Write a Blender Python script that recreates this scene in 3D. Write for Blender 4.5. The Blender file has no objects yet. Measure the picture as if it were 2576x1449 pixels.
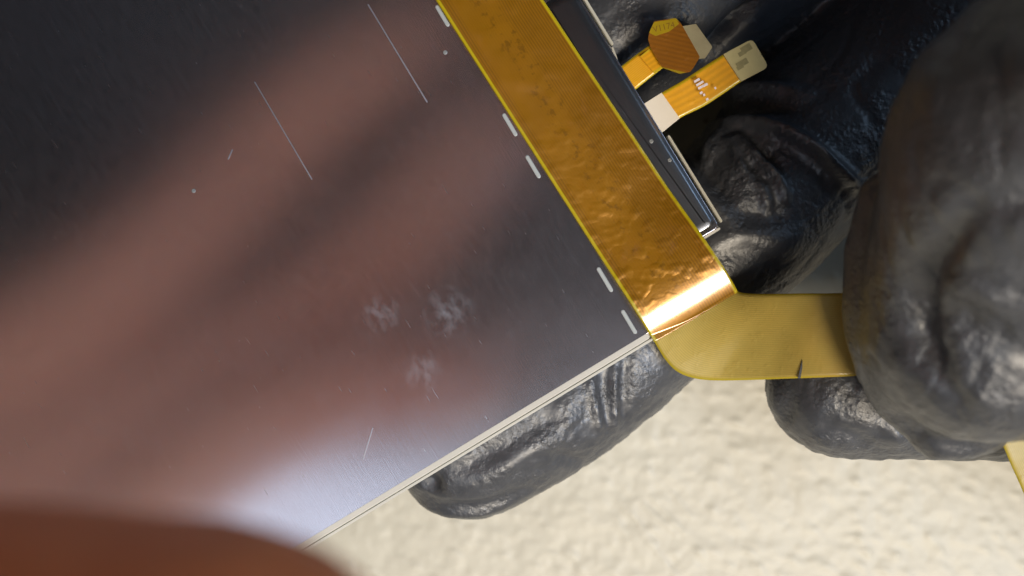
import bpy, bmesh, math, random
import numpy as np
from mathutils import Vector

random.seed(7); rng = np.random.default_rng(11)
SC = bpy.context.scene
COL = SC.collection
MM = 0.001
D = 90.0                      # camera height above the panel (mm)
K = 95.0 / 2576.0             # mm per picture unit at the panel plane

# ------------------------------------------------------------------ camera
cam_d = bpy.data.cameras.new('camera'); cam = bpy.data.objects.new('camera', cam_d)
COL.objects.link(cam); SC.camera = cam
cam.location = (0, 0, D * MM); cam.rotation_euler = (0, 0, 0)
cam_d.sensor_width = 36.0
cam_d.lens = 18.0 / (47.5 / D)
cam_d.clip_start = 0.002; cam_d.clip_end = 20
cam_d.dof.use_dof = True
cam_d.dof.focus_distance = 0.0905
cam_d.dof.aperture_fstop = cam_d.lens / 1.7       # 1.7 mm pupil, as on a phone
cam_d.dof.aperture_blades = 0

# ------------------------------------------------------------------ world / lights / exposure
w = bpy.data.worlds.new('World'); SC.world = w; w.use_nodes = True
bgn = w.node_tree.nodes['Background']
bgn.inputs[0].default_value = (0.50, 0.48, 0.48, 1); bgn.inputs[1].default_value = 0.035

def area(name, loc, size, power, col, target=(0, 0, 0), spread=math.pi):
    l = bpy.data.lights.new(name, 'AREA'); l.shape = 'DISK'; l.size = size; l.energy = power; l.color = col
    l.spread = spread
    o = bpy.data.objects.new(name, l); COL.objects.link(o)
    o.location = loc
    o.rotation_euler = (Vector(target) - Vector(loc)).to_track_quat('-Z', 'Y').to_euler()
    return o
area('work_lamp', (0.150, -0.262, 0.44), 0.20, 2.9, (1.0, 0.87, 0.69), (0.01, 0, 0))
area('window_light', (1.10, 0.36, 0.58), 0.75, 3.0, (0.48, 0.70, 1.0), (0, 0, 0))
area('ceiling_lamp', (-0.42, -0.58, 1.20), 0.90, 3.4, (0.70, 0.82, 1.0), (0, 0, 0))
area('cool_fill', (0.74, -0.34, 1.02), 0.50, 10.0, (0.62, 0.76, 1.0), (0.03, 0, 0))  # added cool fill for the pinching finger, no known source

SC.view_settings.view_transform = 'Standard'; SC.view_settings.look = 'None'
SC.view_settings.exposure = 0.0; SC.view_settings.gamma = 1.0
SC.render.engine = 'CYCLES'
SC.cycles.use_denoising = True
SC.cycles.max_bounces = 8; SC.cycles.sample_clamp_indirect = 6.0
SC.cycles.caustics_reflective = True

# ------------------------------------------------------------------ helpers
def W(px, py, z=0.0):
    """a point of the photograph put at its own height z (mm) above the panel plane"""
    f = K * (D - z) / D
    return np.array([(px - 1288.0) * f, -(py - 724.5) * f, z])

def link(name, me, mat=None, parent=None, smooth=True, label=None, cat=None, group=None, kind=None):
    o = bpy.data.objects.new(name, me); COL.objects.link(o)
    if mat is not None:
        me.materials.clear(); me.materials.append(mat)
    if smooth and len(me.polygons):
        me.polygons.foreach_set('use_smooth', np.ones(len(me.polygons), bool))
    if parent is not None: o.parent = parent
    if label: o['label'] = label
    if cat: o['category'] = cat
    if group: o['group'] = group
    if kind: o['kind'] = kind
    return o

def mesh_np(name, V, F):
    me = bpy.data.meshes.new(name)
    V = np.asarray(V, float) * MM
    me.from_pydata(V.tolist(), [], F if isinstance(F, list) else F.tolist())
    me.update(); return me

def grid_faces(n, m):
    i = np.arange(n - 1)[:, None] * m + np.arange(m - 1)[None, :]
    return np.stack([i, i + m, i + m + 1, i + 1], -1).reshape(-1, 4)

def set_uv(me, uv):
    l = me.uv_layers.new(name='UVMap')
    vi = np.zeros(len(me.loops), int); me.loops.foreach_get('vertex_index', vi)
    l.data.foreach_set('uv', np.asarray(uv, float)[vi].ravel())

def empty(name, loc=(0, 0, 0), label=None, cat=None, group=None):
    o = bpy.data.objects.new(name, None); COL.objects.link(o)
    o.location = loc; o.empty_display_size = 0.01
    if label: o['label'] = label
    if cat: o['category'] = cat
    if group: o['group'] = group
    return o

def _hash(ix, iy, iz, seed):
    h = (ix * 374761393 + iy * 668265263 + iz * 2147483647 + seed * 1274126177) & 0xffffffff
    h = ((h ^ (h >> 13)) * 1274126177) & 0xffffffff
    return ((h ^ (h >> 16)) & 0xffff) / 65535.0
def vnoise(P, scale, seed=0):
    """smooth value noise in -1..1 at points P (mm)"""
    Q = np.asarray(P) * scale + 1000.0
    I = np.floor(Q).astype(np.int64); f = Q - I; f = f * f * f * (f * (f * 6 - 15) + 10)
    r = 0
    for dx in (0, 1):
        for dy in (0, 1):
            for dz in (0, 1):
                wgt = (f[:, 0] if dx else 1 - f[:, 0]) * (f[:, 1] if dy else 1 - f[:, 1]) * (f[:, 2] if dz else 1 - f[:, 2])
                r = r + wgt * _hash(I[:, 0] + dx, I[:, 1] + dy, I[:, 2] + dz, seed)
    return r * 2 - 1

def catmull(pts, n=8):
    P = np.array(pts, float); P = np.vstack([2 * P[0] - P[1], P, 2 * P[-1] - P[-2]])
    out = []
    for i in range(1, len(P) - 2):
        for t in np.linspace(0, 1, n, endpoint=False):
            a, b, c, d = P[i - 1], P[i], P[i + 1], P[i + 2]
            out.append(0.5 * (2 * b + (c - a) * t + (2 * a - 5 * b + 4 * c - d) * t * t + (3 * b - a - 3 * c + d) * t ** 3))
    out.append(P[-2]); return np.array(out)

# ------------------------------------------------------------------ materials
def mat_new(name):
    m = bpy.data.materials.new(name); m.use_nodes = True
    nt = m.node_tree; b = nt.nodes['Principled BSDF']
    return m, nt, b
def N(nt, t, **kw):
    n = nt.nodes.new(t)
    for k, v in kw.items():
        if k.startswith('i_'):
            key = k[2:]; n.inputs[int(key) if key.isdigit() else key].default_value = v
        else: setattr(n, k, v)
    return n
def L(nt, a, b): nt.links.new(a, b)
def coords_mm(nt, rotz=0.0, scale=(1, 1, 1)):
    tc = N(nt, 'ShaderNodeTexCoord'); mp = N(nt, 'ShaderNodeMapping')
    mp.inputs['Scale'].default_value = [1000 * s for s in scale]
    if rotz:
        r = N(nt, 'ShaderNodeVectorRotate', rotation_type='Z_AXIS'); r.inputs['Angle'].default_value = rotz
        L(nt, tc.outputs['Object'], r.inputs['Vector']); L(nt, r.outputs[0], mp.inputs['Vector'])
    else:
        L(nt, tc.outputs['Object'], mp.inputs['Vector'])
    return mp.outputs[0]
def ramp(nt, fac, stops):
    r = N(nt, 'ShaderNodeValToRGB'); e = r.color_ramp.elements
    while len(e) < len(stops): e.new(0.5)
    for el, (p, c) in zip(e, stops):
        el.position = p; el.color = c if len(c) == 4 else (*c, 1)
    L(nt, fac, r.inputs[0]); return r.outputs[0]
def mathn(nt, op, a, b=None, clamp=False):
    n = N(nt, 'ShaderNodeMath', operation=op, use_clamp=clamp)
    for i, x in enumerate((a, b)):
        if x is None: continue
        if isinstance(x, (int, float)): n.inputs[i].default_value = x
        else: L(nt, x, n.inputs[i])
    return n.outputs[0]
def mixc(nt, fac, a, b):
    n = N(nt, 'ShaderNodeMix', data_type='RGBA')
    if isinstance(fac, (int, float)): n.inputs[0].default_value = fac
    else: L(nt, fac, n.inputs[0])
    for i, x in ((6, a), (7, b)):
        if isinstance(x, tuple): n.inputs[i].default_value = x if len(x) == 4 else (*x, 1)
        else: L(nt, x, n.inputs[i])
    return n.outputs[2]
def noise(nt, vec, scale, detail=3, rough=0.55):
    n = N(nt, 'ShaderNodeTexNoise'); n.inputs['Scale'].default_value = scale
    n.inputs['Detail'].default_value = detail; n.inputs['Roughness'].default_value = rough
    L(nt, vec, n.inputs['Vector']); return n.outputs['Fac']
def bump(nt, h, dist, strength=1.0, normal=None):
    b = N(nt, 'ShaderNodeBump'); b.inputs['Strength'].default_value = strength
    b.inputs['Distance'].default_value = dist * MM
    L(nt, h, b.inputs['Height'])
    if normal is not None: L(nt, normal, b.inputs['Normal'])
    return b.outputs[0]

TH = math.radians(31.3)       # the panel lies turned on the table by this much
UX = np.array([math.sin(TH), -math.cos(TH)]); VX = np.array([math.cos(TH), math.sin(TH)])
ORG = W(1640, 835, 0)[:2]
def AB(a, b, z=0.0):
    p = ORG + a * UX + b * VX
    return np.array([p[0], p[1], z])
def ab_of(px, py):
    d = W(px, py, 0)[:2] - ORG
    return float(d @ UX), float(d @ VX)

# brushed steel; UV = (a, b) in mm
def mat_steel(name, worn=True, rough=0.225, base=(0.68, 0.625, 0.65)):
    m, nt, p = mat_new(name)
    uv = N(nt, 'ShaderNodeUVMap', uv_map='UVMap').outputs[0]
    mp = N(nt, 'ShaderNodeMapping'); mp.inputs['Scale'].default_value = (0.16, 9.0, 1); L(nt, uv, mp.inputs['Vector'])
    brush = noise(nt, mp.outputs[0], 1.0, 4, 0.7)
    mp2 = N(nt, 'ShaderNodeMapping'); mp2.inputs['Scale'].default_value = (0.5, 2.5, 1); L(nt, uv, mp2.inputs['Vector'])
    brush2 = noise(nt, mp2.outputs[0], 1.0, 3, 0.6)
    blot = noise(nt, uv, 0.09, 4, 0.6)
    # fine light scratches along the brushing
    mp3 = N(nt, 'ShaderNodeMapping'); mp3.inputs['Scale'].default_value = (0.45, 5.0, 1); L(nt, uv, mp3.inputs['Vector'])
    scr = noise(nt, mp3.outputs[0], 1.0, 2, 0.5)
    scr = ramp(nt, scr, [(0.70, (0, 0, 0)), (0.80, (1, 1, 1))])
    dusty = None
    if worn:
        # dried smudges: a few blotches with ragged, streaked edges
        for (px, py, r) in ((960, 790, 1.9), (1130, 785, 2.6), (1065, 935, 2.2)):
            a, b = ab_of(px, py)
            dn = N(nt, 'ShaderNodeVectorMath', operation='DISTANCE'); L(nt, uv, dn.inputs[0]); dn.inputs[1].default_value = (a, b, 0)
            k = mathn(nt, 'SUBTRACT', 1.0, mathn(nt, 'DIVIDE', dn.outputs['Value'], r), True)
            dusty = k if dusty is None else mathn(nt, 'MAXIMUM', dusty, k)
        mp4 = N(nt, 'ShaderNodeMapping'); mp4.inputs['Scale'].default_value = (0.75, 1.1, 1); L(nt, uv, mp4.inputs['Vector'])
        rag = noise(nt, mp4.outputs[0], 0.9, 4, 0.62)
        ragm = ramp(nt, rag, [(0.42, (0, 0, 0)), (0.76, (1, 1, 1))])
        dusty = mathn(nt, 'MULTIPLY', mathn(nt, 'POWER', dusty, 0.7), ragm)
        # thin dust over the end of the panel nearest the cable
        film = ramp(nt, noise(nt, uv, 0.5, 6, 0.75), [(0.52, (0, 0, 0)), (0.78, (1, 1, 1))])
        sep = N(nt, 'ShaderNodeSeparateXYZ'); L(nt, uv, sep.inputs[0])
        fa = ramp(nt, mathn(nt, 'ADD', mathn(nt, 'DIVIDE', sep.outputs[0], 40.0), 1.0), [(0.35, (0, 0, 0)), (1.0, (1, 1, 1))])
        film = mathn(nt, 'MULTIPLY', mathn(nt, 'MULTIPLY', film, fa), 0.12)
        dusty = mathn(nt, 'MAXIMUM', dusty, film)
        spk = N(nt, 'ShaderNodeTexVoronoi'); spk.inputs['Scale'].default_value = 0.42; L(nt, uv, spk.inputs['Vector'])
        sp = ramp(nt, spk.outputs['Distance'], [(0.035, (1, 1, 1)), (0.06, (0, 0, 0))])
        dusty = mathn(nt, 'MAXIMUM', dusty, mathn(nt, 'MULTIPLY', sp, 0.18))
        dusty = mathn(nt, 'MAXIMUM', dusty, mathn(nt, 'MULTIPLY', mathn(nt, 'MULTIPLY', scr, fa), 0.16))
    c = mixc(nt, brush2, tuple(x * 0.93 for x in base), base)
    p.inputs['Metallic'].default_value = 1.0
    rr = mathn(nt, 'ADD', mathn(nt, 'MULTIPLY', blot, 0.10), rough - 0.05)
    rr = mathn(nt, 'ADD', rr, mathn(nt, 'MULTIPLY', scr, 0.12))
    L(nt, rr, p.inputs['Roughness'])
    p.inputs['Anisotropic'].default_value = 0.6; p.inputs['Anisotropic Rotation'].default_value = 0.25
    tg = N(nt, 'ShaderNodeTangent', direction_type='UV_MAP', uv_map='UVMap'); L(nt, tg.outputs[0], p.inputs['Tangent'])
    L(nt, c, p.inputs['Base Color'])
    hh = mathn(nt, 'ADD', brush, mathn(nt, 'MULTIPLY', scr, 0.6))
    L(nt, bump(nt, hh, 0.008, 0.7), p.inputs['Normal'])
    if dusty is not None:
        d2 = N(nt, 'ShaderNodeBsdfDiffuse'); d2.inputs[0].default_value = (0.42, 0.45, 0.52, 1)
        mx = N(nt, 'ShaderNodeMixShader'); L(nt, mathn(nt, 'ADD', mathn(nt, 'MULTIPLY', dusty, 0.33), mathn(nt, 'ADD', 0.012, mathn(nt, 'MULTIPLY', mathn(nt, 'MULTIPLY', brush, brush2), 0.10))), mx.inputs[0])
        L(nt, p.outputs[0], mx.inputs[1]); L(nt, d2.outputs[0], mx.inputs[2])
        L(nt, mx.outputs[0], nt.nodes['Material Output'].inputs['Surface'])
    return m

def mat_simple(name, col, rough=0.5, metal=0.0, var=0.12, nscale=0.6, bumpd=0.0, bscale=3.0, coat=0.0, spec=0.5):
    m, nt, p = mat_new(name); v = coords_mm(nt)
    n = noise(nt, v, nscale, 4)
    c = mixc(nt, n, tuple(x * (1 - var) for x in col), tuple(min(1, x * (1 + var)) for x in col))
    L(nt, c, p.inputs['Base Color'])
    p.inputs['Roughness'].default_value = rough; p.inputs['Metallic'].default_value = metal
    p.inputs['Specular IOR Level'].default_value = spec
    if coat: p.inputs['Coat Weight'].default_value = coat; p.inputs['Coat Roughness'].default_value = 0.12
    if bumpd: L(nt, bump(nt, noise(nt, v, bscale, 4), bumpd), p.inputs['Normal'])
    return m

def mat_glove(name, base=(0.044, 0.046, 0.052), rough=0.42):
    m, nt, p = mat_new(name); v = coords_mm(nt)
    n1 = noise(nt, v, 0.25, 4); n2 = noise(nt, v, 0.8, 5, 0.65)
    L(nt, mixc(nt, n1, tuple(x * 0.8 for x in base), tuple(x * 1.25 for x in base)), p.inputs['Base Color'])
    L(nt, mathn(nt, 'ADD', mathn(nt, 'MULTIPLY', n2, 0.42), rough - 0.21), p.inputs['Roughness'])
    p.inputs['Specular IOR Level'].default_value = 0.9
    # leathery grain: small cells with soft valleys, unevenly pressed
    vo = N(nt, 'ShaderNodeTexVoronoi', feature='SMOOTH_F1'); vo.inputs['Scale'].default_value = 2.1
    L(nt, v, vo.inputs['Vector'])
    amt = ramp(nt, noise(nt, v, 0.28, 3), [(0.38, (0.15, 0.15, 0.15)), (0.62, (1, 1, 1))])
    h = mathn(nt, 'ADD', mathn(nt, 'MULTIPLY', vo.outputs['Distance'], -0.8), mathn(nt, 'MULTIPLY', noise(nt, v, 2.4, 4, 0.6), 1.0))
    b1 = bump(nt, mathn(nt, 'MULTIPLY', h, amt), 0.17, 0.9)
    L(nt, bump(nt, noise(nt, v, 6.0, 3), 0.018, 0.7, b1), p.inputs['Normal'])
    return m

def mat_skin(name):
    m, nt, p = mat_new(name); v = coords_mm(nt)
    n1 = noise(nt, v, 0.08, 4); n2 = noise(nt, v, 1.4, 4)
    c = mixc(nt, n1, (0.74, 0.37, 0.27), (0.82, 0.48, 0.38))
    dn = N(nt, 'ShaderNodeVectorMath', operation='DISTANCE'); tcg = N(nt, 'ShaderNodeNewGeometry')
    L(nt, tcg.outputs['Position'], dn.inputs[0]); dn.inputs[1].default_value = (-0.010, -0.0149, 0.060)
    tipm = ramp(nt, mathn(nt, 'DIVIDE', dn.outputs['Value'], 0.05), [(0.2, (1, 1, 1)), (0.8, (0, 0, 0))])
    c = mixc(nt, tipm, c, (0.60, 0.17, 0.055))        # light passing through the fingertip, painted in as red skin colour
    L(nt, c, p.inputs['Base Color']); p.inputs['Roughness'].default_value = 0.5
    p.inputs['Subsurface Weight'].default_value = 0.25
    p.inputs['Subsurface Radius'].default_value = (0.004, 0.0013, 0.0007); p.inputs['Subsurface Scale'].default_value = 1.0
    L(nt, bump(nt, n2, 0.08, 0.6), p.inputs['Normal'])
    return m

def mat_table(name):
    m, nt, p = mat_new(name); v = coords_mm(nt)
    n1 = noise(nt, v, 0.16, 5, 0.6); n2 = noise(nt, v, 1.1, 4)
    c = mixc(nt, n1, (0.53, 0.487, 0.385), (0.58, 0.545, 0.445))
    c = mixc(nt, mathn(nt, 'MULTIPLY', n2, 0.5), c, (0.49, 0.445, 0.335))
    spk = N(nt, 'ShaderNodeTexVoronoi'); spk.inputs['Scale'].default_value = 0.085; L(nt, v, spk.inputs['Vector'])
    sp = ramp(nt, spk.outputs['Distance'], [(0.018, (1, 1, 1)), (0.03, (0, 0, 0))])
    c = mixc(nt, mathn(nt, 'MULTIPLY', sp, 0.75), c, (0.22, 0.14, 0.05))
    L(nt, c, p.inputs['Base Color']); p.inputs['Roughness'].default_value = 0.48
    p.inputs['Specular IOR Level'].default_value = 0.4
    L(nt, bump(nt, noise(nt, v, 1.3, 4, 0.5), 0.05, 0.7), p.inputs['Normal'])
    return m

def mat_flex(name, film, copper, stripes=0.0, edge=0.035, lo=0.0, metal=0.35, coat=1.0, rough=0.38, dimple=0.05, transl=0.0, patchy=True, cior=1.6, lower=False):
    """polyimide flex: UV.x = mm along, UV.y = 0..1 across"""
    m, nt, p = mat_new(name)
    uv = N(nt, 'ShaderNodeUVMap', uv_map='UVMap').outputs[0]
    sep = N(nt, 'ShaderNodeSeparateXYZ'); L(nt, uv, sep.inputs[0]); X, Y = sep.outputs[0], sep.outputs[1]
    v = coords_mm(nt)
    # copper layer ends short of both edges
    e = mathn(nt, 'MINIMUM', Y, mathn(nt, 'SUBTRACT', 1.0, Y))
    inner = ramp(nt, e, [(edge * 0.9, (0, 0, 0)), (edge * 1.25, (1, 1, 1))])
    n1 = noise(nt, v, 0.22, 5, 0.6)
    cop = mixc(nt, n1, tuple(c * 0.72 for c in copper), tuple(c * 1.2 for c in copper))
    if stripes:
        s = mathn(nt, 'SINE', mathn(nt, 'MULTIPLY', Y, stripes * 2 * math.pi))
        s = mathn(nt, 'ADD', mathn(nt, 'MULTIPLY', s, 0.5), 0.5)
        if patchy:
            band = ramp(nt, Y, [(0.10, (1, 1, 1)), (0.14, (0.15, 0.15, 0.15)), (0.52, (0.25, 0.25, 0.25)), (0.60, (1, 1, 1))])
            s = mathn(nt, 'MULTIPLY', s, band)
        cop = mixc(nt, mathn(nt, 'MULTIPLY', s, 0.55 if patchy else 0.3), cop, tuple(c * 0.45 for c in copper))
    col = mixc(nt, inner, film, cop)
    if transl:      # finger shade and thumb showing through, painted as amber on the pinched stretch
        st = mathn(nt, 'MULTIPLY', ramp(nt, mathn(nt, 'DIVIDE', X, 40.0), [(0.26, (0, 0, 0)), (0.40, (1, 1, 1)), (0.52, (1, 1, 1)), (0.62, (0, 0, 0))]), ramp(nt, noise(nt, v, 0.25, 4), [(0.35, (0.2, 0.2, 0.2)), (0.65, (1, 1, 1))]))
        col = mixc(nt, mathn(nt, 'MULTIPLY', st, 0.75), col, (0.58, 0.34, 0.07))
    L(nt, col, p.inputs['Base Color'])
    L(nt, mathn(nt, 'MULTIPLY', inner, metal), p.inputs['Metallic'])
    p.inputs['Roughness'].default_value = rough
    p.inputs['Coat Weight'].default_value = coat; p.inputs['Coat Roughness'].default_value = 0.16
    p.inputs['Coat IOR'].default_value = cior
    h = noise(nt, v, 0.55, 3, 0.6)
    h2 = ramp(nt, noise(nt, v, 1.2, 2), [(0.55, (0, 0, 0)), (0.72, (1, 1, 1))])
    hh = mathn(nt, 'ADD', mathn(nt, 'MULTIPLY', h, 1.4), h2)
    if lower:
        # crinkled towards the roll, clean at the roll itself; pressed marks further up
        up_ = mathn(nt, 'MULTIPLY', ramp(nt, mathn(nt, 'DIVIDE', X, 60.0), [(0.60, (0.06, 0.06, 0.06)), (0.80, (0.6, 0.6, 0.6)), (0.92, (1, 1, 1))]),
                    ramp(nt, mathn(nt, 'DIVIDE', X, 60.0), [(0.955, (1, 1, 1)), (0.975, (0.08, 0.08, 0.08))]))
        bl = ramp(nt, noise(nt, v, 0.75, 1), [(0.48, (0, 0, 0)), (0.80, (1, 1, 1))])
        hh = mathn(nt, 'MULTIPLY', mathn(nt, 'ADD', bl, mathn(nt, 'MULTIPLY', h, 0.8)), up_)
        mpk = N(nt, 'ShaderNodeMapping'); mpk.inputs['Scale'].default_value = (1.0, 9.0, 1); L(nt, uv, mpk.inputs['Vector'])
        mk = ramp(nt, noise(nt, mpk.outputs[0], 1.0, 3, 0.7), [(0.54, (0, 0, 0)), (0.64, (1, 1, 1))])
        bandm = ramp(nt, Y, [(0.28, (0, 0, 0)), (0.34, (1, 1, 1)), (0.56, (1, 1, 1)), (0.62, (0, 0, 0))])
        col2 = mixc(nt, mathn(nt, 'MULTIPLY', mathn(nt, 'MULTIPLY', mk, bandm), 0.55), col, tuple(c * 0.42 for c in copper))
        L(nt, col2, p.inputs['Base Color'])
    nb = bump(nt, hh, dimple, 0.8); L(nt, nb, p.inputs['Normal'])
    if transl:
        t = N(nt, 'ShaderNodeBsdfTranslucent'); L(nt, col, t.inputs[0])
        mx = N(nt, 'ShaderNodeMixShader'); mx.inputs[0].default_value = transl
        L(nt, p.outputs[0], mx.inputs[1]); L(nt, t.outputs[0], mx.inputs[2])
        L(nt, mx.outputs[0], nt.nodes['Material Output'].inputs['Surface'])
    return m

M_STEEL = mat_steel('brushed_steel')
M_RIB = mat_steel('ledge_steel', False, 0.30, (0.42, 0.425, 0.44))  # same steel as the plate, phone's dark reflection put into the base colour
M_EDGE = mat_simple('cut_steel_edge', (0.52, 0.50, 0.44), 0.6, 0.0, 0.08, 0.3, spec=0.3)
M_GUIDE = mat_simple('pale_guide_plastic', (0.48, 0.46, 0.38), 0.35, 0.0, 0.05)
M_GLASS = mat_simple('glass_edge', (0.30, 0.31, 0.30), 0.12, 0.0, 0.1)
M_TAB = mat_simple('slot_plastic', (0.36, 0.385, 0.38), 0.4, 0.0, 0.06)
M_DOT = mat_simple('dot_mark', (0.22, 0.23, 0.23), 0.5, 0.0, 0.1)
M_SCORE = mat_simple('scored_metal', (0.30, 0.29, 0.33), 0.5, 0.7, 0.15)
M_GLOVE = mat_glove('black_nitrile')
M_SKIN = mat_skin('skin')
M_TABLE = mat_table('cream_laminate')
M_RIBBON = mat_flex('amber_flex', (0.44, 0.34, 0.002), (0.35, 0.152, 0.001), 34, 0.032, metal=0.35, rough=0.34, dimple=0.12, cior=1.9, lower=True)
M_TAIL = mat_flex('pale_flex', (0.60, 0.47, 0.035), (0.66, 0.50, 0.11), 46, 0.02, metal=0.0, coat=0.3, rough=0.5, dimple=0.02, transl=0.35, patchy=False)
M_SMALL = mat_flex('orange_flex', (0.60, 0.44, 0.01), (0.86, 0.42, 0.006), 5, 0.08, metal=0.1, coat=0.5, rough=0.45, dimple=0.015, patchy=False)
M_SMALL2 = mat_flex('fine_orange_flex', (0.55, 0.42, 0.01), (0.86, 0.44, 0.01), 15, 0.05, metal=0.1, coat=0.5, rough=0.45, dimple=0.015, patchy=False)
M_FLAG = mat_flex('amber_flag', (0.34, 0.24, 0.003), (0.29, 0.105, 0.002), 12, 0.04, metal=0.2, coat=0.8, rough=0.4, dimple=0.02, patchy=False)
M_STIFF = mat_simple('tan_stiffener', (0.50, 0.44, 0.22), 0.45, 0.0, 0.14, 0.9, 0.03, 1.5)
M_STIFF2 = mat_simple('grey_stiffener', (0.36, 0.32, 0.20), 0.40, 0.2, 0.2, 0.8, 0.05, 1.2)
M_WHITE = mat_simple('white_tape', (0.80, 0.74, 0.64), 0.6, 0.0, 0.04)
M_SOLDER = mat_simple('solder_glint', (0.86, 0.80, 0.88), 0.3, 0.0, 0.05)
M_INK = mat_simple('faint_ink', (0.27, 0.24, 0.11), 0.6, 0.0, 0.3, 2.5)
M_PRINT = mat_simple('dark_print', (0.20, 0.10, 0.003), 0.5, 0.0, 0.1)
M_BAND = mat_simple('yellow_film', (0.34, 0.235, 0.004), 0.35, 0.0, 0.15, 1.2, coat=0.6)
M_PHONE = mat_simple('dark_phone_back', (0.018, 0.018, 0.020), 0.35, 0.0, 0.1)
M_LENS = mat_simple('lens_ring', (0.05, 0.05, 0.055), 0.2, 0.6, 0.1)

# ------------------------------------------------------------------ tabletop
TZ = -30.0
def build_table():
    def ax(lo, hi, st, far):
        c = np.arange(lo, hi + 1e-6, st)
        o = np.array([1, 3, 7, 15, 30, 60, 120, 240.]) ; o = o[o < far]
        return np.concatenate([(lo - o)[::-1], c, hi + o])
    xs = ax(-30, 70, 0.22, 400); ys = ax(-42, 8, 0.22, 400)
    X, Y = np.meshgrid(xs, ys, indexing='ij'); P = np.stack([X.ravel(), Y.ravel(), 0 * X.ravel()], 1)
    # embossed rows of small crescents, slightly irregular
    wob = vnoise(P, 0.16, 3) * 0.8; wob2 = vnoise(P + 40, 0.16, 4) * 0.8
    x = P[:, 0] + wob; y = P[:, 1] + wob2
    px_, py_ = 3.0, 1.8
    z = np.zeros(len(P))
    row = np.floor(y / py_)
    for dr in (-1, 0, 1):
        r = row + dr
        off = np.where(np.mod(r, 2) == 0, 0, px_ / 2)
        cix = np.floor((x - off) / px_)
        for dc in (0, 1):
            ci = cix + dc
            h = _hash(ci.astype(np.int64) + 500, r.astype(np.int64) + 500, np.zeros(len(P), np.int64), 9)
            h2 = _hash(ci.astype(np.int64) + 500, r.astype(np.int64) + 500, np.ones(len(P), np.int64), 9)
            cx = ci * px_ + off + (h - 0.5) * 2.0; cy = r * py_ + py_ / 2 + (h2 - 0.5) * 1.2
            dx = x - cx; dy = y - cy
            dx, dy = dx * 0.87 - dy * 0.5, dx * 0.5 + dy * 0.87
            z = z + (0.035 + 0.10 * h * h2 * 2) * np.exp(-(dx / 0.85) ** 2 - ((dy + 0.25 * dx * dx) / 0.52) ** 2)
    z += 0.08 * vnoise(P, 0.55, 5) + 0.035 * vnoise(P, 1.2, 6) + 0.12 * vnoise(P, 0.12, 8)
    # a fan of shallow pressed lines near the bottom
    for (a, b) in (((1620, 1270), (1700, 1345)), ((1640, 1250), (1720, 1340)), ((1605, 1330), (1700, 1449)), ((1590, 1295), (1650, 1370)), ((1690, 1240), (1740, 1300))):
        A = W(*a, TZ)[:2]; B = W(*b, TZ)[:2]; d = B - A; Ln = np.hypot(*d); d /= Ln
        q = P[:, :2] - A; t = np.clip(q @ d, 0, Ln); dist = np.hypot(*(q - t[:, None] * d).T)
        z += 0.11 * np.exp(-(dist / 0.3) ** 2)
    fade = np.clip((P[:, 0] + 30) / 8 + 1, 0, 1)
    P[:, 2] = TZ + z * fade - 0.15
    me = mesh_np('tabletop', P, grid_faces(len(xs), len(ys)))
    link('tabletop', me, M_TABLE, label='cream textured tabletop under the hands', kind='structure')
build_table()

# ------------------------------------------------------------------ panel
panel = empty('display_panel', (ORG[0] * MM, ORG[1] * MM, -2.4 * MM), 'shiny brushed metal back of a loose display panel with an amber ribbon cable', 'display panel')
POFF = np.array([ORG[0], ORG[1], -2.4])
def padd(name, V, F, mat, parent=None, uv=None, smooth=True, **kw):
    """a piece of the panel; V in world mm"""
    me = mesh_np(name, np.asarray(V) - POFF, F)
    if uv is not None: set_uv(me, uv)
    o = link(name, me, mat, panel if parent is None else parent, smooth, **kw)
    return o

def round_poly(pts, rads, n=5):
    out = []; m = len(pts)
    for i in range(m):
        p0, p1, p2 = (np.array(pts[(i + k) % m], float) for k in (-1, 0, 1))
        r = rads[i]
        d0 = (p0 - p1) / np.linalg.norm(p0 - p1); d1 = (p2 - p1) / np.linalg.norm(p2 - p1)
        if r <= 0: out.append(p1); continue
        a, b = p1 + d0 * r, p1 + d1 * r
        for t in np.linspace(0, 1, n):
            out.append((1 - t) ** 2 * a + 2 * t * (1 - t) * p1 + t * t * b)
    return np.array(out)
def offset_poly(P, d):
    """move a polygon inwards by d (polygon counter-clockwise in (b, -a) sense is handled by sign of area)"""
    A = 0.5 * np.sum(P[:, 0] * np.roll(P[:, 1], -1) - np.roll(P[:, 0], -1) * P[:, 1])
    s = 1.0 if A > 0 else -1.0
    e = np.roll(P, -1, 0) - P; e /= np.linalg.norm(e, axis=1)[:, None]
    n = s * np.stack([-e[:, 1], e[:, 0]], 1)
    n0 = np.roll(n, 1, 0); bis = n0 + n
    bis /= np.maximum(1e-6, (1 + np.sum(n0 * n, 1)))[:, None]
    return P + bis * d
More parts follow.
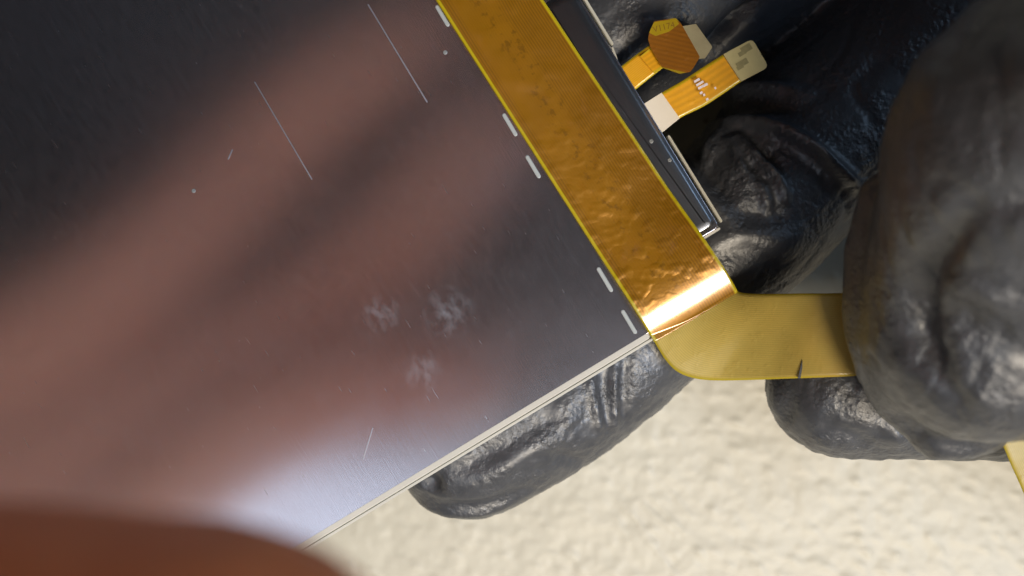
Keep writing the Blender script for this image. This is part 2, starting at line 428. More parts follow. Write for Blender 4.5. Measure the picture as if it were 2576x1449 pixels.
def slab(name, outline, rings, mat, parent=None, closed_bottom=True, smooth=True, uv=True):
    """rings: (inset, z) from the top face outwards and down"""
    V = []; n = len(outline)
    for ins, z in rings:
        Q = offset_poly(outline, ins)
        for a, b in Q: V.append(AB(a, b, z))
    F = []
    for k in range(len(rings) - 1):
        for i in range(n):
            j = (i + 1) % n
            F.append([k * n + i, k * n + j, (k + 1) * n + j, (k + 1) * n + i])
    F.append(list(range(n))[::-1])
    if closed_bottom: F.append([(len(rings) - 1) * n + i for i in range(n)])
    UV = [((np.array(p[:2]) - ORG) @ UX, (np.array(p[:2]) - ORG) @ VX) for p in V]
    me = mesh_np(name, np.array(V) - POFF, F)
    bm = bmesh.new(); bm.from_mesh(me); bmesh.ops.recalc_face_normals(bm, faces=bm.faces); bm.to_mesh(me); bm.free()
    if uv: set_uv(me, UV)
    o = link(name, me, mat, panel if parent is None else parent, smooth)
    # flat top and bottom
    for pl in me.polygons:
        if len(pl.vertices) > 4: pl.use_smooth = False
    return o

outl = round_poly([(0, -128), (0, 8.42), (-5.05, 8.30), (-5.02, 10.45), (-68, 10.30), (-68, -128)], [2, 0.6, 0.25, 0.6, 1.5, 2])
plate = slab('back_plate', outl, [(0.14, 0.0), (0.08, -0.008), (0.04, -0.025), (0.012, -0.06), (0.0, -0.12), (0.0, -1.15)], M_STEEL)
plate['label'] = 'brushed metal back plate with scratches, smudges and blurred reflections'
guide_out = round_poly([(0.32, -128.3), (0.32, 8.70), (-4.8, 8.60), (-4.8, 10.6), (-68.3, 10.45), (-68.3, -128.3)], [2, 0.5, 0.3, 0.3, 1.5, 2])
slab('light_guide', guide_out, [(0.06, -1.17), (0.0, -1.23), (0.0, -1.58)], M_GUIDE, uv=False)
glass_out = round_poly([(0.86, -128.6), (0.86, 8.75), (-4.7, 8.68), (-4.7, 10.7), (-68.6, 10.6), (-68.6, -128.6)], [2.5, 0.5, 0.3, 0.3, 2.5, 2.5])
slab('cover_glass', glass_out, [(0.10, -1.60), (0.0, -1.70), (0.0, -2.3), (0.1, -2.4)], M_GLASS, uv=False)
# bright rolled edge along the long side
def bar(name, p0, p1, wid, z0, z1, mat, parent=None, rounded=True, n=6):
    """a rounded bar lying on the panel between two (a, b) points"""
    p0 = np.array(p0, float); p1 = np.array(p1, float); d = p1 - p0; d /= np.linalg.norm(d); nn = np.array([-d[1], d[0]])
    pts = []
    r = wid / 2
    for t in np.linspace(-math.pi / 2, math.pi / 2, n): pts.append(p1 - d * r + d * r * math.cos(t) + nn * r * math.sin(t))
    for t in np.linspace(math.pi / 2, 1.5 * math.pi, n): pts.append(p0 + d * r + d * r * math.cos(t) + nn * r * math.sin(t))
    pts = np.array(pts)
    return slab(name, pts, [(r * 0.45, z1), (r * 0.15, z1 - (z1 - z0) * 0.25), (0, z0)], mat, parent, uv=False)
bar('edge_strip', (0.09, -126), (0.09, -0.2), 0.80, -0.9, 0.035, M_EDGE)
bar('edge_strip', (0.74, -126), (0.74, -0.1), 0.34, -1.75, -1.30, M_EDGE)
bar('edge_strip', (-60, 10.93), (-24.75, 10.93), 0.36, -1.5, -0.75, M_GUIDE)
bar('edge_strip', (-14.9, 10.95), (-5.25, 11.02), 0.34, -1.5, -0.75, M_GUIDE)
bar('edge_strip', (-24.7, 10.80), (-23.3, 10.50), 0.30, -1.5, -0.9, M_GUIDE)
bar('edge_strip', (-4.95, 8.55), (0.1, 8.66), 0.30, -1.1, -0.30, M_EDGE)
bar('edge_strip', (-4.93, 8.45), (-4.93, 10.55), 0.30, -1.1, -0.30, M_EDGE)
# raised ledge between the ribbon and the short end
led = round_poly([(-5.3, 7.0), (-5.3, 10.30), (-31.2, 10.2), (-31.2, 6.6)], [1.0, 1.0, 1.4, 1.1], 7)
slab('raised_ledge', led, [(0.95, 0.14), (0.7, 0.13), (0.38, 0.09), (0.0, 0.004)], M_RIB, plate)
# pale slots beside the ribbon
for (a0, a1, b) in ((-36.3, -34.0, -1.38), (-24.5, -22.05, -1.29), (-20.05, -17.6, -1.47), (-7.75, -5.1, -1.22), (-3.2, -0.62, -1.34)):
    bar('slot_tab', (a0, b + 0.02), (a1, b), 0.40, 0.003, 0.06, M_TAB, plate)
# scored lines
for (p, q, wd) in (((925, 10), (1075, 258), 0.14), ((640, 205), (785, 452), 0.12), ((938, 1075), (913, 1155), 0.12), ((585, 375), (573, 402), 0.14)):
    bar('scratch', ab_of(*p), ab_of(*q), wd, 0.002, 0.012, M_SCORE, plate, n=3)
for (px, py, r) in ((1120, 132, 0.22), (487, 480, 0.22), (1638, 356, 0.22), (1684, 403, 0.2)):
    a, b = ab_of(px, py); zz = 0.133 if px > 1500 else 0.003
    bar('dot_mark', (a - r, b), (a + r, b), 2 * r * 0.98, zz, zz + 0.03, M_DOT, plate, n=6)

# ---- the amber ribbon: flat on the plate, rolls over the end, then turns towards the other hand
def strip(name, Lp, Rp, mat, parent=None, m=15, thick=0.11, across=None):
    """loft between two 3D edge curves; UV.x along, UV.y across"""
    Lp = np.asarray(Lp); Rp = np.asarray(Rp); n = len(Lp)
    t = np.linspace(0, 1, m)
    V = (Lp[:, None, :] * (1 - t)[None, :, None] + Rp[:, None, :] * t[None, :, None])
    if across is not None: V = across(V, t)
    c = 0.5 * (Lp + Rp); s = np.concatenate([[0], np.cumsum(np.linalg.norm(np.diff(c, axis=0), axis=1))])
    uv = np.stack([np.repeat(s, m), np.tile(t, n)], 1)
    me = mesh_np(name, V.reshape(-1, 3) - POFF, grid_faces(n, m)); set_uv(me, uv)
    o = link(name, me, mat, panel if parent is None else parent)
    so = o.modifiers.new('thickness', 'SOLIDIFY'); so.thickness = thick * MM; so.offset = 0
    return o
def ribbon_profile():
    """(a, z) along the flat part and over the end"""
    pr = []
    for a in np.linspace(-60, -2.75, 240):           # springs up a little before it rolls over
        k_ = np.clip((a + 11) / 8.2, 0, 1); pr.append((a, 0.24 + 0.54 * k_ * k_ * (3 - 2 * k_)))
    a, z, t = -2.7, 0.78, 0.0
    while t < math.radians(114):                    # a wide roll that tightens towards the end
        R_ = 7.5 if t < math.radians(26) else 0.7
        ds = 0.09; t += ds / R_
        a += ds * math.cos(t); z -= ds * math.sin(t); pr.append((a, z))
    print('ribbon end', a, z)
    return np.array(pr)
pr = ribbon_profile()
aL = pr[:, 0]
bL = -0.32 - (0.6 - aL) * 0.0225 ; bR = 8.62 - (0.6 - aL) * 0.040
bR = bR + np.where(aL < -31.5, (-31.5 - aL) * 0.12, 0)
kl = np.clip((aL + 12) / 9, 0, 1); lift = 0.75 * kl * kl * (3 - 2 * kl)
Lp = np.array([AB(a, b, z) for a, b, z in zip(aL, bL, pr[:, 1])])
Rp = np.array([AB(a, b, z) for a, b, z in zip(aL, bR, pr[:, 1] + lift)])
def rwave(V, t):
    sh = V.shape; P = V.reshape(-1, 3).copy()
    al = (P[:, :2] - ORG) @ UX; kf = np.clip((-2.5 - al) / 3, 0.12, 1)
    P[:, 2] += kf * (0.05 * vnoise(P * [1, 1, 0], 0.35, 21) + 0.035 * np.maximum(0, vnoise(P * [1, 1, 0], 0.85, 22)) ** 0.8)
    P[:, 2] = np.where(P[:, 2] > -0.3, np.maximum(P[:, 2], 0.20), P[:, 2])
    V = P.reshape(sh)
    return V
# over the ledge the ribbon sits a little higher on that side
ribbon = strip('ribbon_cable', Lp, Rp, M_RIBBON, m=45, thick=0.10, across=rwave)
ribbon['label'] = 'amber flat ribbon cable rolling over the panel end with a bright glint'

# tail
def tz(x):
    k_ = min(1, max(0, (x - 1745) / 380.0)); return -2.3 + 6.0 * k_ * k_ * (3 - 2 * k_)
outer = [W(x, y, tz(x)) for x, y in ((1640, 848), (1655, 875), (1675, 906), (1703, 934), (1745, 951), (1805, 957), (1900, 955), (2010, 951), (2120, 947), (2260, 943), (2400, 975), (2490, 1060), (2550, 1185), (2610, 1320), (2690, 1480), (2780, 1650))]
inner = [W(x, y, tz(x)) for x, y in ((1822, 705), (1840, 722), (1858, 734), (1880, 738), (1915, 739), (1960, 739), (2020, 738), (2080, 738), (2150, 736), (2270, 733), (2480, 750), (2650, 900), (2750, 1090), (2820, 1250), (2900, 1400), (2990, 1560))]
To = catmull(outer, 8); Ti = catmull(inner, 8)
def twave(V, t):
    sh = V.shape; P = V.reshape(-1, 3).copy()
    P[:, 2] += 0.16 * vnoise(P * [1, 1, 0], 0.12, 31) + 0.05 * vnoise(P * [1, 1, 0], 0.4, 32)
    return P.reshape(sh)
# the small tear in the lower edge
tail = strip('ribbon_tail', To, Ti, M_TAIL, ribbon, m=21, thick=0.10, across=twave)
tear = [(2007, 952), (2013, 925), (2018, 905), (2018, 925), (2013, 952)]
def flat(name, pts, z, thick, mat, parent, uvdir=None, rads=None, uvw=None, zf=None):
    """a thin plate from picture points at height z; UV.x along uvdir (mm), UV.y across 0..1"""
    P = np.array([W(x, y, z)[:2] for x, y in pts])
    if rads is not None: P = round_poly(P, rads, 4)
    n = len(P)
    zz = np.full(n, z) if zf is None else np.array([z + zf(*p) for p in P])
    V = np.vstack([np.c_[P, zz + thick / 2], np.c_[P, zz - thick / 2]])
    F = [list(range(n)), list(range(2 * n - 1, n - 1, -1))] + [[i, i + n, (i + 1) % n + n, (i + 1) % n] for i in range(n)]
    me = mesh_np(name, V - POFF, F)
    bm = bmesh.new(); bm.from_mesh(me); bmesh.ops.recalc_face_normals(bm, faces=bm.faces); bm.to_mesh(me); bm.free()
    if uvdir is not None:
        d = np.array(uvdir, float); d /= np.linalg.norm(d); nn = np.array([-d[1], d[0]])
        s = V[:, :2] @ d; q = V[:, :2] @ nn; q = (q - q.min()) / (q.max() - q.min())
        set_uv(me, np.stack([s, q], 1))
    return link(name, me, mat, parent, False)
flat('tear_mark', tear, 2.72, 0.10, M_PHONE, ribbon)

# small flexes at the short end
c1 = lambda x, y: (1073.3 + x * 0.3385, y * 0.3385)
ZF = -1.3
dirF = (0.83, 0.55)
def strip_px(name, left, right, zs, mat, parent=None, m=9, thick=0.12):
    Lq = catmull([W(*c1(*p), z) for p, z in zip(left, zs)], 6); Rq = catmull([W(*c1(*p), z) for p, z in zip(right, zs)], 6)
    return strip(name, Lq, Rq, mat, parent, m, thick)
f1 = strip_px('short_flex', [(1420, 512), (1450, 490), (1550, 412), (1650, 340), (1690, 300)], [(1530, 682), (1560, 660), (1650, 588), (1752, 508), (1800, 480)], [-1.3, -1.3, -1.1, -0.7, -0.6], M_SMALL2)
f1['label'] = 'short orange flex cable with a folded amber flag'
flag_pts = [c1(*p) for p in [(1655, 235), (1690, 160), (1850, 135), (1892, 180), (2030, 425), (1985, 500), (1960, 535), (1880, 548), (1750, 503), (1660, 350), (1645, 290)]]
flat('folded_flag', flag_pts, 0.0, 0.14, M_FLAG, f1, (0.97, -0.22), rads=[0.12] * 11)
flat('flag_end', [c1(*p) for p in [(1652, 243), (1690, 164), (1848, 140), (1878, 176), (1800, 236), (1700, 268)]], 0.08, 0.03, M_BAND, f1, rads=[0.1] * 6)
flat('stiffener', [c1(*p) for p in [(1880, 200), (2000, 180), (2122, 352), (2070, 432), (2015, 440)]], -0.35, 0.22, M_STIFF2, f1, rads=[0.1] * 5)
flat('adhesive_patch', [c1(*p) for p in [(1585, 420), (1660, 358), (1752, 500), (1690, 545)]], -0.62, 0.05, M_WHITE if False else M_SMALL, f1, dirF)
f2 = strip_px('long_flex', [(1600, 785), (1745, 690), (1900, 600), (2060, 495), (2210, 402), (2300, 350)], [(1735, 990), (1880, 880), (2060, 790), (2200, 700), (2338, 605), (2420, 560)], [-1.3, -1.1, -0.6, 0.0, 0.6, 0.8], M_SMALL, m=11)
f2['label'] = 'longer orange flex cable with white root and tan end'
flat('white_root', [c1(*p) for p in [(1605, 778), (1745, 690), (1880, 880), (1750, 985)]], -0.98, 0.12, M_WHITE, f2)
flat('stiffener', [c1(*p) for p in [(2203, 405), (2418, 290), (2540, 500), (2335, 607)]], 0.82, 0.22, M_STIFF, f2, rads=[0.05, 0.5, 0.5, 0.05])
for qi, (x, y, w_, h_) in enumerate(((2375, 360, 42, 26), (2345, 395, 30, 16), (2345, 470, 46, 22), (2330, 500, 26, 14))):
    ca, sa = 0.86, -0.5
    pts = [c1(x + dx * w_ * ca - dy * h_ * (-0.5), y + dx * w_ * sa + dy * h_ * 0.86) for dx, dy in ((-1, -1), (1, -1), (1, 1), (-1, 1))]
    flat('ink_mark', pts, 0.940 + 0.012 * qi, 0.008, M_INK, f2)
# solder fingers, their glint painted as a pale lavender colour
for i, (x, y, ln) in enumerate(((2008, 598, 46), (2030, 620, 62), (2048, 642, 70), (2072, 632, 36), (2040, 690, 22), (2062, 705, 16), (2085, 738, 20), (2145, 655, 14))):
    pts = [c1(x + dx * ln * 0.86 - dy * 7 * (-0.5), y - dx * ln * 0.5 + dy * 9 * 0.86) for dx, dy in ((-.5, -1), (.5, -1), (.5, 1), (-.5, 1))]
    zz = 0.0 + 0.30 + 0.004 * (x - 2040) * 0.5
    flat('solder_pad', pts, zz + 0.10, 0.06, M_SOLDER, f2)
# printed characters on the amber flag
fc = bpy.data.curves.new('flag_print', 'FONT'); fc.body = 'V1174'; fc.size = 0.8 * MM; fc.align_x = 'CENTER'
fo = bpy.data.objects.new('tmp_text', fc); COL.objects.link(fo)
bpy.context.view_layer.update()
dg = bpy.context.evaluated_depsgraph_get()
tme = bpy.data.meshes.new_from_object(fo.evaluated_get(dg)); bpy.data.objects.remove(fo)
to = link('printed_code', tme, M_PRINT, f1, False)
tp = (W(*c1(1768, 222), 0.105) - POFF) * MM
to.location = tp; to.rotation_euler = (0, 0, math.radians(14))

# ------------------------------------------------------------------ hands: implicit surface from tapered limbs
def cone_sdf(P, a, b, ra, rb):
    ba = b - a; L2 = max(1e-9, ba @ ba)
    t = np.clip(((P - a) @ ba) / L2, 0, 1)
    q = P - a - t[:, None] * ba
    return np.sqrt(np.einsum('ij,ij->i', q, q)) - (ra + (rb - ra) * t)
def smin(a, b, k):
    h = np.clip(0.5 + 0.5 * (b - a) / k, 0, 1)
    return b + (a - b) * h - k * h * (1 - h)

def surface_nets(f, org, h):
    nx, ny, nz = f.shape
    ins = f < 0
    c = [ins[i:nx - 1 + i, j:ny - 1 + j, k:nz - 1 + k] for i in (0, 1) for j in (0, 1) for k in (0, 1)]
    tot = sum(x.astype(np.int8) for x in c)
    act = (tot > 0) & (tot < 8)
    I = np.argwhere(act); idx = -np.ones(act.shape, np.int64); idx[act] = np.arange(len(I))
    corner = [(i, j, k) for i in (0, 1) for j in (0, 1) for k in (0, 1)]
    fv = np.stack([f[I[:, 0] + i, I[:, 1] + j, I[:, 2] + k] for i, j, k in corner], 1)
    acc = np.zeros((len(I), 3)); cnt = np.zeros(len(I))
    for x in range(8):
        for y in range(x + 1, 8):
            d = np.abs(np.array(corner[x]) - np.array(corner[y]))
            if d.sum() != 1: continue
            fa, fb = fv[:, x], fv[:, y]
            m = (fa < 0) != (fb < 0)
            t = np.where(m, fa / np.where(m, fa - fb, 1), 0)
            p = np.array(corner[x]) + t[:, None] * (np.array(corner[y]) - np.array(corner[x]))
            acc[m] += p[m]; cnt[m] += 1
    V = (I + acc / cnt[:, None]) * h + org
    F = []
    for axis in range(3):
        sl0 = [slice(None)] * 3; sl1 = [slice(None)] * 3
        sl0[axis] = slice(0, -1); sl1[axis] = slice(1, None)
        A = ins[tuple(sl0)]; B = ins[tuple(sl1)]
        E = np.argwhere(A != B)
        u, v = [(1, 2), (2, 0), (0, 1)][axis]
        ok = (E[:, u] > 0) & (E[:, v] > 0) & (E[:, u] < f.shape[u] - 1) & (E[:, v] < f.shape[v] - 1)
        E = E[ok]; s = A[E[:, 0], E[:, 1], E[:, 2]]
        def cell(du, dv):
            Q = E.copy(); Q[:, u] += du; Q[:, v] += dv; return idx[Q[:, 0], Q[:, 1], Q[:, 2]]
        q = np.stack([cell(-1, -1), cell(0, -1), cell(0, 0), cell(-1, 0)], 1)
        q[~s] = q[~s][:, ::-1]
        F.append(q)
    return V, np.vstack(F)

def hand_surface(chains, h, kk=1.6, clip=None):
    """chains: (k_join, [(x, y, z, r), ...]) in mm"""
    allp = np.vstack([np.array(c[1]) for c in chains])
    lo = (allp[:, :3] - allp[:, 3:4]).min(0) - 3; hi = (allp[:, :3] + allp[:, 3:4]).max(0) + 3
    if clip is not None: lo = np.maximum(lo, clip[0]); hi = np.minimum(hi, clip[1])
    n = np.ceil((hi - lo) / h).astype(int) + 1
    f = np.full(n, 30.0, np.float32)
    for kj, ch in chains:
        ch = np.array(ch, float)
        c3 = catmull(ch, 4) if len(ch) > 2 else ch
        g = np.full(n, 30.0, np.float32)
        for p, q in zip(c3[:-1], c3[1:]):
            r = max(p[3], q[3]) + 7
            b0 = np.clip(np.floor((np.minimum(p[:3], q[:3]) - r - lo) / h).astype(int), 0, n)
            b1 = np.clip(np.ceil((np.maximum(p[:3], q[:3]) + r - lo) / h).astype(int) + 1, 0, n)
            if np.any(b1 <= b0): continue
            ax = [lo[d] + h * np.arange(b0[d], b1[d]) for d in range(3)]
            G = np.stack(np.meshgrid(*ax, indexing='ij'), -1).reshape(-1, 3)
            dd = cone_sdf(G, p[:3], q[:3], p[3], q[3]).reshape([len(a) for a in ax])
            sl = tuple(slice(b0[d], b1[d]) for d in range(3))
            g[sl] = np.minimum(g[sl], dd)
        f = smin(f, g, kj)
    f[0] = f[-1] = 5; f[:, 0] = f[:, -1] = 5; f[:, :, 0] = f[:, :, -1] = 5
    return surface_nets(f, lo, h)

def finish_hand(name, V, F, mat, disp=None, sub=1, smooth_it=2, base=None, **kw):
    me = mesh_np(name, V, F)
    o = bpy.data.objects.new('tmp_hand', me); COL.objects.link(o)
    sm = o.modifiers.new('s', 'SMOOTH'); sm.iterations = smooth_it; sm.factor = 0.5
    if sub:
        ss = o.modifiers.new('sub', 'SUBSURF'); ss.levels = sub; ss.render_levels = sub
    bpy.context.view_layer.update()
    dg = bpy.context.evaluated_depsgraph_get()
    m2 = bpy.data.meshes.new_from_object(o.evaluated_get(dg)); bpy.data.objects.remove(o); bpy.data.meshes.remove(me)
    n = len(m2.vertices); co = np.zeros(n * 3); m2.vertices.foreach_get('co', co); co = co.reshape(-1, 3) / MM
    nr = np.zeros(n * 3); m2.vertices.foreach_get('normal', nr); nr = nr.reshape(-1, 3)
    if disp is not None: co = co + nr * disp(co, nr)[:, None]
    base = np.array(co.mean(0) if base is None else base, float)
    m2.vertices.foreach_set('co', ((co - base) * MM).ravel()); m2.update(); m2.name = name
    ob = link(name, m2, mat, None, True, **kw); ob.location = base * MM
    return ob

def ridge(P, Nn, pts, width, amp, z=None, zr=9.0, taper=True, zmin=None):
    """raised (or sunk) crease that follows a polyline over the surface facing up"""
    Q = np.array([W(x, y, z) for x, y in pts]); Q = catmull(Q, 6) if len(Q) > 2 else np.linspace(Q[0], Q[1], 8)
    Ln = np.concatenate([[0], np.cumsum(np.linalg.norm(np.diff(Q[:, :2], axis=0), axis=1))])
    best = np.full(len(P), 1e9); bt = np.zeros(len(P))
    near = (P[:, 0] > Q[:, 0].min() - 6) & (P[:, 0] < Q[:, 0].max() + 6) & (P[:, 1] > Q[:, 1].min() - 6) & (P[:, 1] < Q[:, 1].max() + 6) & (Nn[:, 2] > -0.1)
    ii = np.where(near)[0]; p = P[ii, :2]
    b = best[ii]; t_ = bt[ii]
    for i in range(len(Q) - 1):
        d = Q[i + 1, :2] - Q[i, :2]; l = np.hypot(*d); d = d / max(l, 1e-9)
        q = p - Q[i, :2]; t = np.clip(q @ d, 0, l); dist = np.hypot(*(q - t[:, None] * d).T)
        m = dist < b; b[m] = dist[m]; t_[m] = (Ln[i] + t[m]) / Ln[-1]
    out = np.zeros(len(P))
    tp = np.sin(np.clip(t_, 0.02, 0.98) * math.pi) ** 0.6 if taper else 1.0
    out[ii] = amp * np.exp(-(b / width) ** 2) * tp
    return out

def creases(P, scale, seed, amp, sharp=7):
    """net of thin stretch wrinkles"""
    Wp = P + 1.6 * np.stack([vnoise(P, 0.22, seed + k) for k in range(3)], 1)
    a = (1 - np.abs(vnoise(Wp, scale, seed + 5))) ** sharp
    b = (1 - np.abs(vnoise(Wp + 7, scale * 1.9, seed + 6))) ** sharp
    m = 0.5 + 0.5 * vnoise(P, 0.12, seed + 8)
    return -(amp * a + 0.45 * amp * b) * (0.35 + m)

def P4(px, py, z, r): return [*W(px, py, z), r]

# --- hand behind the panel
chA = [
    (1.2, [P4(1178, 1112, -10.4, 8.0), P4(1360, 1003, -10.6, 8.35), P4(1552, 862, -11.2, 8.1), P4(1740, 670, -12.2, 8.7), P4(1895, 515, -13, 9.3), P4(2080, 320, -14, 9.8), P4(2330, 80, -15, 11)]),
    (1.2, [P4(900, 620, -11, 7.8), P4(1200, 400, -11.6, 8.4), P4(1480, 150, -12.4, 8.8), P4(1650, 10, -12.6, 9.8), P4(1950, -170, -14, 10.2), P4(2280, -330, -15, 11.5)]),
    (1.2, [P4(640, 350, -11, 7.5), P4(960, 120, -11.5, 8.2), P4(1230, -150, -12.5, 8.6), P4(1400, -330, -13, 9.2), P4(1750, -520, -14, 10), P4(2150, -660, -15, 11.5)]),
    (1.2, [P4(560, 0, -10.5, 6.5), P4(830, -210, -11, 7), P4(1040, -430, -12, 7.4), P4(1280, -640, -13, 8), P4(1600, -840, -14, 9), P4(2000, -960, -15, 10.5)]),
    (4.0, [P4(2330, 80, -15, 11.5), P4(2800, -260, -12, 15), P4(3400, -700, -9, 19)]),
    (5.0, [P4(2280, -330, -15, 12), P4(2750, -520, -12, 15.5), P4(3400, -900, -9, 19)]),
    (5.0, [P4(2150, -660, -15, 12), P4(2700, -800, -12, 15.5), P4(3350, -1050, -9, 19)]),
    (5.0, [P4(2000, -960, -15, 11), P4(2600, -1060, -12, 15), P4(3300, -1150, -9, 18)]),
    (3.0, [P4(2720, 200, -8, 8.0), P4(2800, 40, -8, 9.2), P4(2900, -140, -8, 11), P4(3080, -400, -9, 15)]),
    (6.0, [P4(3380, -900, -9, 20), P4(4400, -1500, -6, 20)]),
]
V, F = hand_surface(chA, 0.8)
def dispA(P, Nn):
    d = 0.18 * vnoise(P, 0.16, 41) + 0.05 * vnoise(P, 0.45, 42)
    nz = vnoise(P, 1.15, 43); d += 0.02 * nz
    d += creases(P @ np.array([[0.80, -0.45, 0], [0.45, 0.80, 0], [0, 0, 0.8]]) * [0.55, 1.0, 0.8], 0.34, 70, 0.19)
    pb = np.clip((P[:, 0] + 2) / 4, 0, 1) * np.clip((-1 - P[:, 1]) / 4, 0, 1)
    d += pb * (0.06 * (1 - 2 * np.abs(vnoise(P, 0.8, 45))) + 0.05 * vnoise(P, 1.5, 46))
    up = lambda pts, w_, a, z: ridge(P, Nn, pts, w_, a, z)
    # folds that fan out over the knuckle behind the long flex
    d += up([(1835, 318), (1860, 300), (1930, 315), (2010, 360), (2100, 430), (2180, 480)], 0.65, 2.3, -5)
    d += up([(1835, 320), (1800, 370), (1770, 420)], 0.8, 1.0, -5)
    d += up([(1842, 330), (1870, 420), (1905, 480), (1930, 540)], 0.55, 1.5, -5)
    d += up([(1860, 325), (1905, 390), (1950, 450), (1975, 520)], 0.55, 1.4, -5)
    d += up([(1850, 370), (1885, 440), (1915, 520)], 0.55, -1.1, -5)
    d += up([(1885, 345), (1930, 400), (1965, 450)], 0.5, -1.1, -5)
    d += up([(1760, 360), (1790, 440), (1850, 520)], 0.9, -0.7, -5)
    d += up([(1700, 330), (1735, 420), (1790, 520), (1860, 580)], 0.9, 0.8, -5)
    d += up([(1760, 285), (1830, 255), (1930, 250), (2010, 275)], 0.8, -1.2, -5)
    d += up([(1770, 240), (1850, 205), (1960, 205), (2030, 225)], 0.6, 1.2, -5)
    d += up([(1720, 300), (1790, 265), (1860, 280)], 0.7, 0.8, -5)
    d += up([(1760, 620), (1850, 590), (1960, 610), (2040, 600)], 1.3, 0.7, -5)
    d += up([(1820, 560), (1900, 540), (1990, 545)], 1.0, -0.6, -5)
    # crease between the two fingers at the top
    d += up([(1770, 150), (1830, 80), (1920, -10)], 0.7, -2.0, -5)
    d += up([(1600, 150), (1680, 110), (1760, 95)], 0.9, -0.8, -5)
    d += up([(1560, 90), (1650, 60), (1750, 50)], 1.2, 0.7, -5)
    # lower finger: seam, flat pressed strip between two rims, dents
    d += up([(1478, 930), (1490, 985), (1503, 1035), (1516, 1090)], 0.38, 0.55, -4)
    d += up([(1550, 905), (1543, 960), (1548, 1030), (1550, 1092)], 0.38, 0.65, -4)
    d += up([(1520, 915), (1520, 990), (1530, 1075)], 0.95, -0.5, -4)
    d += up([(1570, 900), (1568, 980), (1570, 1060)], 0.6, -0.5, -4)
    d += up([(1385, 1140), (1430, 1155), (1475, 1175)], 0.7, -0.6, -5)
    d += up([(1130, 1195), (1200, 1160), (1300, 1105), (1400, 1040)], 0.9, -0.45, -4)
    d += up([(1200, 1215), (1300, 1130), (1400, 1080), (1450, 1000)], 1.2, 0.55, -4)
    d += up([(1060, 1195), (1085, 1215), (1080, 1240)], 0.9, -1.0, -5)
    d += up([(1030, 1255), (1110, 1285), (1230, 1275), (1330, 1230)], 0.45, 0.35, -8)
    d += up([(1060, 1240), (1130, 1265), (1230, 1258), (1330, 1215)], 0.7, -0.5, -7)
    return d
finish_hand('gloved_hand', V, F, M_GLOVE, dispA, 1, 2, label='black-gloved hand under the metal panel, one fingertip showing below its edge', cat='hand')

# --- hand that pinches the ribbon
chB = [
    (1.0, [P4(2482, 820, 13, 9.4), P4(2500, 700, 14.5, 9.7), P4(2545, 560, 18, 9.6), P4(2650, 320, 24, 10), P4(3000, 180, 28, 10.2), P4(3900, 200, 30, 11.5)]),
    (1.6, [P4(2200, 480, 12, 1.5), P4(2192, 640, 9.5, 2.2), P4(2195, 800, 8.5, 2.4), P4(2225, 930, 8.0, 2.4), P4(2290, 1030, 7.5, 2.4), P4(2390, 1090, 8, 2.4), P4(2480, 1090, 9, 2.0)]),
    (0.8, [P4(2118, 962, -5.2, 7.35), P4(2240, 968, -5.4, 7.3), P4(2420, 960, -4.5, 7.6), P4(2800, 900, -1, 9.0), P4(3500, 640, 6, 10.5), P4(4300, 450, 13, 15)]),
    (1.5, [P4(3350, 1300, 0, 8), P4(3120, 1080, 8, 9), P4(3150, 600, 20, 10), P4(4000, 560, 29, 11.5)]),
    (1.5, [P4(3750, 1500, 0, 8), P4(3520, 1300, 8, 8.8), P4(3550, 900, 18, 9.6), P4(4150, 900, 27, 11)]),
    (1.5, [P4(4000, 1700, 0, 7), P4(3850, 1550, 8, 7.8), P4(3900, 1250, 16, 8.6), P4(4350, 1200, 24, 10)]),
    (5.0, [P4(3900, 200, 30, 12), P4(5000, 500, 26, 18)]),
    (5.0, [P4(4000, 560, 29, 12), P4(5000, 700, 26, 18)]),
    (5.0, [P4(4150, 900, 27, 12), P4(5000, 850, 25, 18)]),
    (5.0, [P4(4350, 1200, 24, 11), P4(5100, 950, 24, 17)]),
    (5.0, [P4(4300, 450, 13, 15), P4(5100, 700, 22, 18)]),
    (6.0, [P4(5050, 750, 24, 20), P4(6300, 900, 26, 20)]),
]
V, F = hand_surface(chB, 0.8)
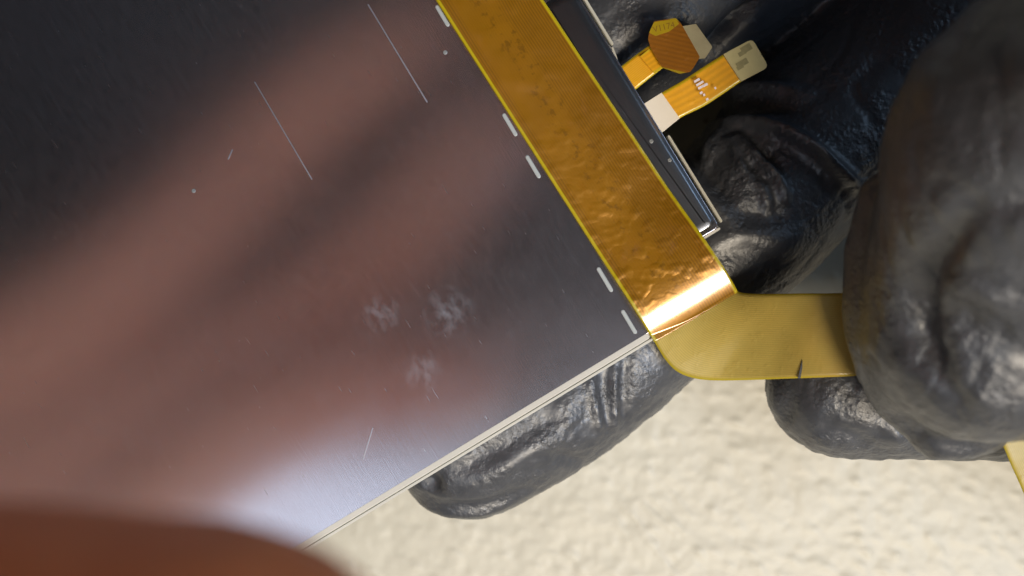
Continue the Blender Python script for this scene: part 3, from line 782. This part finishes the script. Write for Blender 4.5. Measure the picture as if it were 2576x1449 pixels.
def dispB(P, Nn):
    d = 0.20 * vnoise(P, 0.15, 51) + 0.05 * vnoise(P, 0.5, 52)
    Q = P.copy(); Q = Q @ np.array([[1.3, 0.35, 0], [-0.25, 0.55, 0], [0, 0, 1.0]])
    d += 0.10 * vnoise(Q, 0.85, 53) + 0.02 * vnoise(Q, 1.7, 55)
    d += creases(P * [1.1, 0.62, 0.8], 0.36, 90, 0.22)
    d += ridge(P, Nn, [(2500, 190), (2570, 200), (2660, 230)], 2.2, 1.6, 30)
    up = lambda pts, w_, a, z: ridge(P, Nn, pts, w_, a, z)
    d += up([(2215, 560), (2210, 700), (2235, 830), (2290, 930), (2350, 1000)], 0.75, -1.5, 13)
    d += up([(2440, 640), (2500, 690), (2576, 730)], 0.9, -1.2, 18)
    d += up([(2450, 560), (2520, 600), (2600, 620)], 1.1, 0.6, 20)
    d += up([(2260, 880), (2330, 960), (2400, 1010)], 0.6, 0.5, 13)
    d += up([(2300, 560), (2400, 500), (2500, 390), (2560, 250)], 1.4, -0.9, 18)
    d += up([(2350, 620), (2440, 560), (2540, 450)], 1.1, 0.6, 18)
    d += up([(2300, 760), (2380, 820), (2480, 860)], 1.0, -0.5, 18)
    d += up([(2290, 700), (2370, 740), (2470, 780)], 0.8, 0.5, 18)
    d += up([(1952, 960), (1958, 1010), (1962, 1050)], 0.3, 0.35, -3)
    d += up([(1975, 960), (1978, 1020), (1985, 1070)], 0.35, -0.3, -3)
    d += up([(2190, 1040), (2220, 1075), (2260, 1110)], 0.9, 0.6, -2)
    d += up([(2060, 1060), (2120, 1090), (2200, 1130)], 0.9, -0.5, -3)
    return d
finish_hand('gloved_hand', V, F, M_GLOVE, dispB, 1, 2, label='black-gloved hand pinching the yellow cable tail, close to the camera', cat='hand')

# --- bare hand round the camera phone (one finger strays in front of the lens, the others show in the metal)
chC = [
    (1.0, [[-18, 44, 81, 8.2], [-36, 32, 80, 9.2], [-57, 10, 79, 10.0], [-84, -12, 80, 11]]),
    (1.0, [[-5, 28, 80, 8.2], [-16, 12, 79, 9.2], [-35, -6, 78, 10.4], [-78, -30, 78, 11]]),
    (1.0, [[-10.0, -14.9, 60, 7.9], [-24, -15.6, 61, 8.4], [-44, -24, 64, 8.8], [-76, -48, 74, 10.5]]),
    (1.0, [[-50, -52, 66, 6.8], [-58, -56, 69, 7.4], [-66, -61, 72, 8], [-82, -66, 76, 9.5]]),
    (2.0, [[-14, 4, 108, 8.5], [-32, -4, 110, 9.5], [-60, -22, 106, 11], [-95, -45, 96, 15]]),
    (5.0, [[-86, -8, 80, 11.5], [-140, -60, 88, 18]]),
    (5.0, [[-78, -30, 78, 12], [-140, -66, 88, 18]]),
    (5.0, [[-76, -48, 74, 12], [-140, -74, 86, 18]]),
    (5.0, [[-82, -66, 76, 11], [-142, -80, 86, 18]]),
    (6.0, [[-138, -70, 87, 21], [-210, -110, 92, 22]]),
]
V, F = hand_surface(chC, 1.3)
finish_hand('bare_hand', V, F, M_SKIN, lambda P, Nn: 0.2 * vnoise(P, 0.12, 61) + 0.08 * vnoise(P, 0.5, 62), 1, 2,
            label='blurred bare finger at the lower left corner, its hand mirrored in the metal', cat='hand')

# --- the phone that takes the picture, seen only as a dark shape in the metal
phone = empty('camera_phone', (-0.069, 0.001, 0.0955), 'dark smartphone held above the panel, seen only as a dark reflection', 'smartphone')
def rbox(name, c, s, r, mat, parent, off):
    bm = bmesh.new(); bmesh.ops.create_cube(bm, size=1)
    for v_ in bm.verts: v_.co = Vector((v_.co.x * s[0], v_.co.y * s[1], v_.co.z * s[2])) * MM
    bmesh.ops.bevel(bm, geom=bm.edges[:], offset=r * MM, segments=3, affect='EDGES', profile=0.5)
    me = bpy.data.meshes.new(name); bm.to_mesh(me); bm.free()
    o = link(name, me, mat, parent); o.location = (np.array(c, float) - off) * MM
    return o
off = np.array([-69, 1, 95.5])
rbox('phone_body', (-69, 1, 96), (160, 72, 8), 3, M_PHONE, phone, off)
bm = bmesh.new(); bmesh.ops.create_cone(bm, cap_ends=True, segments=32, radius1=5 * MM, radius2=4.5 * MM, depth=1.2 * MM)
me = bpy.data.meshes.new('lens'); bm.to_mesh(me); bm.free()
o = link('lens', me, M_LENS, phone); o.location = (np.array([0, 0, 91.5]) - off) * MM
